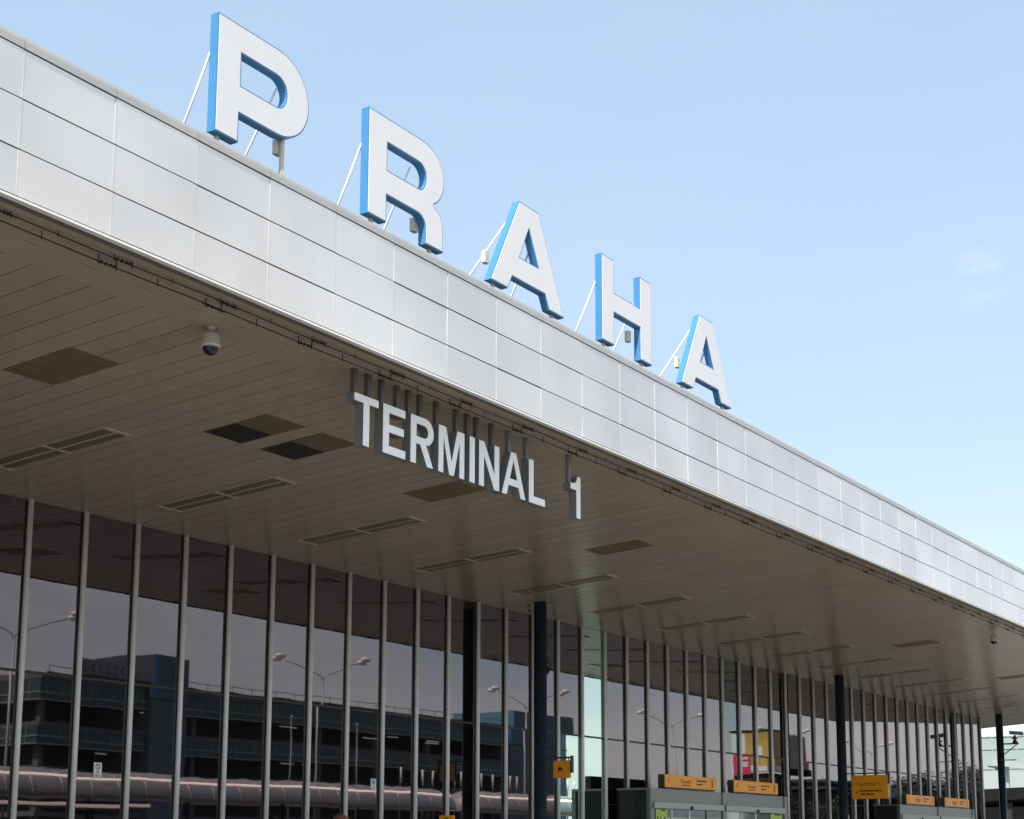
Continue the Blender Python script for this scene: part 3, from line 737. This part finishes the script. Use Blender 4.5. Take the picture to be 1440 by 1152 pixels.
# trees and dark buildings mirrored at the far right
def make_tree(h, rad, seed, n=2600):
    rng = random.Random(seed)
    tb = MB(); tb.tube([(0,0,0),(.05,.02,h*.25),(.0,.08,h*.55),(.1,.0,h*.85)], .19*h/8, 8, .04)
    limbs = []
    for i in range(9):
        a = rng.uniform(0,2*PI); z0 = h*rng.uniform(.25,.6); l = rad*rng.uniform(.6,1.0)
        e = (math.cos(a)*l, math.sin(a)*l, z0+l*rng.uniform(.4,.9)); limbs.append(e)
        tb.tube([(0,0,z0),(e[0]*.5,e[1]*.5,z0+(e[2]-z0)*.6),e], .07*h/8, 6, .02)
    cl = [(Vector(e), rad*rng.uniform(.3,.5)) for e in limbs]
    for i in range(9): cl.append((Vector((rng.uniform(-.6,.6)*rad, rng.uniform(-.6,.6)*rad, h*rng.uniform(.55,.92))), rad*rng.uniform(.28,.5)))
    bm = bmesh.new()
    for i in range(n):
        c, rr = rng.choice(cl); d = Vector((rng.gauss(0,1),rng.gauss(0,1),rng.gauss(0,.8))).normalized()*rr*rng.uniform(.5,1.05)
        p = c+d; sz = rng.uniform(.10,.22)*h/8
        u = Vector((rng.gauss(0,1),rng.gauss(0,1),rng.gauss(0,.6))).normalized(); w = u.orthogonal().normalized()
        vs = [bm.verts.new(p+u*sz*a+w*sz*.6*b) for a,b in ((-1,0),(0,-1),(1,0),(0,1))]
        bm.faces.new(vs)
    cm = D.meshes.new('crown'); bm.to_mesh(cm); bm.free()
    return tb.mesh('trunk'), cm
trees = [make_tree(9,3.2,s) for s in (1,2,3)]
spots = [(166,-28,.82,0),(172,-30,.76,1),(178,-29,.74,2),(184.5,-30,.86,0),(207,-33,1.12,1),(213,-32,1.22,2),(219,-34,1.2,0),(226,-33,1.3,1),(233,-32,1.4,2),(241,-33,1.55,0),(249,-33,1.55,1),(258,-34,1.55,2)]
for i, (x,y,s,k) in enumerate(spots):
    lab = ('small green tree mirrored beside the nearer entrance, %s from the left' % ordinal(i)) if i < 4 else ('tall dark tree mirrored in the far right glass, %s from the left' % ordinal(i-4))
    r = empty('leafy_tree', lab, 'tree', (x,y,0), 'trees across the road'); r.scale = (s,s,s); r.rotation_euler = (0,0,i*1.3)
    link('trunk', trees[k][0], M_bark, r); link('crown', trees[k][1], M_leaf, r)
o = (199,-34,0); r = empty('dark_building', 'low dark building mirrored behind the large orange sign', 'building', o)
hung(MB().box(191,206,-45,-33,0,8.95), 'wall', M_bdark, r, o); hung(MB().box(190.7,206.3,-45.3,-32.7,8.96,9.25), 'roof', M_tdark, r, o)
hung(MB().box(193,204,-33.0,-32.95,5.5,6.6), 'window_band', M_tdark, r, o)
o = (250,-40,0); r = empty('dark_building', 'long dark building mirrored behind the farther entrance', 'building', o)
hung(MB().box(206.5,330,-55,-40,0,10.5), 'wall', M_bdark, r, o); hung(MB().box(206.4,330.2,-55.3,-39.7,10.51,10.9), 'roof', M_tdark, r, o)
hung(MB().box(208,328,-39.98,-39.9,7.2,8.3), 'window_band', M_tdark, r, o)

# ------------------------------------------------------------------ beyond the far end of the terminal
o = (132,40,0); r = empty('glass_building', 'pale sea green glass building beyond the far end of the canopy', 'building', o)
hung(MB().box(130,150,31.5,62,0,10.6), 'glazing', M_seagl, r, o)
f = MB()
for z in (6.2,8.0,9.6,10.6): f.box(129.93,129.99,31.5,62,z-.04,z+.04)
for i in range(16): f.box(129.94,129.985,31.5+i*2,31.56+i*2,0,10.6)
hung(f, 'glazing_bar', M_pale, r, o)
hung(MB().box(129.2,129.9,31.5,62,5.2,7.7), 'white_band', M_pale, r, o)
o = (104,30,0); r = empty('low_canopy', 'dark low canopy beyond the last column', 'canopy', o)
hung(MB().hexa([(100,24,4.75),(118,24,4.75),(118,33,4.35),(100,33,4.35),(100,24,5.45),(118,24,5.45),(118,33,5.15),(100,33,5.15)]), 'roof', M_bdark, r, o)
hung(MB().box(106,117,24.5,32.5,0,4.3), 'wall', M_tdark, r, o)
pp = MB()
for y in (24.6,28,32): pp.box(100.4,100.7,y,y+.3,0,4.4)
hung(pp, 'post', M_dark, r, o)
o = (110,27,0); r = empty('covered_escalator', 'white sloping covered escalator behind the last column', 'escalator', o)
hung(MB().hexa([(119,25.2,6.3),(121,25.2,6.3),(121,34.5,7.75),(119,34.5,7.75),(119,25.2,6.75),(121,25.2,6.75),(121,34.5,8.2),(119,34.5,8.2)]), 'tube', M_pale, r, o)
pp = MB()
for y in (26,30,33.5): pp.box(119.8,120.1,y,y+.3,0,6.45+(y-25.2)*.156)
hung(pp, 'post', M_pole, r, o)
o = (96.5,28.5,0); r = empty('street_lamp', 'dark headed street lamp just right of the last mullion', 'street lamp', o)
hung(MB().tube([(97,27.7,0),(97,27.7,6.2),(97,27.75,6.33),(97,27.9,6.42)], .05, 8), 'pole', M_dark, r, o)
hung(MB().hexa([(96.85,27.6,6.34),(97.15,27.6,6.34),(97.1,28.35,6.5),(96.9,28.35,6.5),(96.87,27.6,6.5),(97.13,27.6,6.5),(97.08,28.35,6.58),(96.92,28.35,6.58)]), 'lamp_head', M_dark, r, o)

# ------------------------------------------------------------------ sky and sun
EL, SAZ = math.radians(54), Vector((-.96,-.28,0)).normalized()
sd = Vector((SAZ.x*math.cos(EL), SAZ.y*math.cos(EL), math.sin(EL)))
W = D.worlds.new('World'); scn.world = W; W.use_nodes = True
nt = W.node_tree; N = nt.nodes; L = nt.links
bg = N['Background']; sky = N.new('ShaderNodeTexSky'); sky.sky_type = 'NISHITA'; sky.sun_disc = False
sky.sun_elevation = EL; sky.sun_rotation = math.atan2(sd.x, sd.y)
sky.air_density = .8; sky.dust_density = .5; sky.ozone_density = 4.0; sky.altitude = 350
tc = N.new('ShaderNodeTexCoord'); mp = N.new('ShaderNodeMapping'); mp.inputs['Scale'].default_value = (1,1,2.6)
L.new(tc.outputs['Generated'], mp.inputs['Vector'])
sc_ = N.new('ShaderNodeVectorMath'); sc_.operation = 'SCALE'; sc_.inputs['Scale'].default_value = .42; L.new(sky.outputs[0], sc_.inputs[0])
veil = N.new('ShaderNodeVectorMath'); veil.operation = 'ADD'; veil.inputs[1].default_value = (1.86,2.56,3.18)   # thin high haze
L.new(sc_.outputs[0], veil.inputs[0])
hz_ = N.new('ShaderNodeSeparateXYZ'); L.new(tc.outputs['Generated'], hz_.inputs[0])
h1 = N.new('ShaderNodeMath'); h1.operation = 'SUBTRACT'; h1.use_clamp = True; h1.inputs[0].default_value = 1; L.new(hz_.outputs['Z'], h1.inputs[1])
h2 = N.new('ShaderNodeMath'); h2.operation = 'POWER'; h2.inputs[1].default_value = 4; L.new(h1.outputs[0], h2.inputs[0])
h3 = N.new('ShaderNodeVectorMath'); h3.operation = 'SCALE'; h3.inputs[0].default_value = (1.7,1.1,.4); L.new(h2.outputs[0], h3.inputs['Scale'])
h4 = N.new('ShaderNodeVectorMath'); h4.operation = 'ADD'; L.new(veil.outputs[0], h4.inputs[0]); L.new(h3.outputs[0], h4.inputs[1])
nz = N.new('ShaderNodeTexNoise'); nz.inputs['Scale'].default_value = 2.6; nz.inputs['Detail'].default_value = 7; nz.inputs['Roughness'].default_value = .58
L.new(mp.outputs[0], nz.inputs['Vector'])
cr = N.new('ShaderNodeMapRange'); cr.inputs['From Min'].default_value = .40; cr.inputs['From Max'].default_value = .68; cr.inputs['To Min'].default_value = .12; cr.inputs['To Max'].default_value = .92
L.new(nz.outputs['Fac'], cr.inputs['Value'])
sx = N.new('ShaderNodeSeparateXYZ'); L.new(tc.outputs['Generated'], sx.inputs[0])
mk_ = N.new('ShaderNodeMapRange'); mk_.inputs['From Min'].default_value = .12; mk_.inputs['From Max'].default_value = -.35; mk_.inputs['To Min'].default_value = .035; mk_.inputs['To Max'].default_value = 1
L.new(sx.outputs['Y'], mk_.inputs['Value'])
ml = N.new('ShaderNodeMath'); ml.operation = 'MULTIPLY'; L.new(cr.outputs[0], ml.inputs[0]); L.new(mk_.outputs[0], ml.inputs[1])
wv = N.new('ShaderNodeVectorMath'); wv.operation = 'DOT_PRODUCT'; wv.inputs[1].default_value = (0.90591,0.25781,0.33594); L.new(tc.outputs['Generated'], wv.inputs[0])
wr = N.new('ShaderNodeMapRange'); wr.inputs['From Min'].default_value = .99975; wr.inputs['From Max'].default_value = 1; wr.inputs['To Min'].default_value = 0; wr.inputs['To Max'].default_value = .11
L.new(wv.outputs['Value'], wr.inputs['Value'])
wn = N.new('ShaderNodeTexNoise'); wn.inputs['Scale'].default_value = 38; wn.inputs['Detail'].default_value = 5; L.new(mp.outputs[0], wn.inputs['Vector'])
w2 = N.new('ShaderNodeMapRange'); w2.inputs['From Min'].default_value = .42; w2.inputs['From Max'].default_value = .7; L.new(wn.outputs['Fac'], w2.inputs['Value'])
wm = N.new('ShaderNodeMath'); wm.operation = 'MULTIPLY'; L.new(wr.outputs[0], wm.inputs[0]); L.new(w2.outputs[0], wm.inputs[1])
wa = N.new('ShaderNodeMath'); wa.operation = 'ADD'; wa.use_clamp = True; L.new(ml.outputs[0], wa.inputs[0]); L.new(wm.outputs[0], wa.inputs[1]); ml = wa
mx = N.new('ShaderNodeMix'); mx.data_type = 'RGBA'; mx.inputs['B'].default_value = (7.6,7.5,7.3,1)
L.new(ml.outputs[0], mx.inputs['Factor']); L.new(h4.outputs[0], mx.inputs['A']); L.new(mx.outputs['Result'], bg.inputs['Color'])
bg.inputs['Strength'].default_value = .10
sl = D.lights.new('sun', 'SUN'); sl.energy = 4.3; sl.angle = math.radians(.53); sl.color = (1,.955,.89)
so = D.objects.new('sun', sl); COL.objects.link(so); so.rotation_euler = (-sd).to_track_quat('-Z','Y').to_euler(); so.location = (0,-20,40)

# ------------------------------------------------------------------ camera
cam = D.cameras.new('camera'); co = D.objects.new('camera', cam); COL.objects.link(co); scn.camera = co
cam.sensor_width = 36; cam.lens = 2223.2595/1440*36; cam.shift_x = -36.366/1440; cam.shift_y = 223.816/1440
cam.clip_end = 3000; cam.clip_start = .1
yaw, pit = math.radians(57.91446), math.radians(10.00413)
fw = Vector((math.sin(yaw)*math.cos(pit), math.cos(yaw)*math.cos(pit), math.sin(pit)))
co.location = (0,0,1.65); co.rotation_euler = fw.to_track_quat('-Z','Y').to_euler()

scn.view_settings.view_transform = 'Standard'; scn.view_settings.look = 'None'
scn.view_settings.exposure = 1.05; scn.view_settings.gamma = 1
scn.render.engine = 'CYCLES'
scn.cycles.max_bounces = 8; scn.cycles.diffuse_bounces = 4; scn.cycles.glossy_bounces = 5
scn.cycles.use_denoising = True
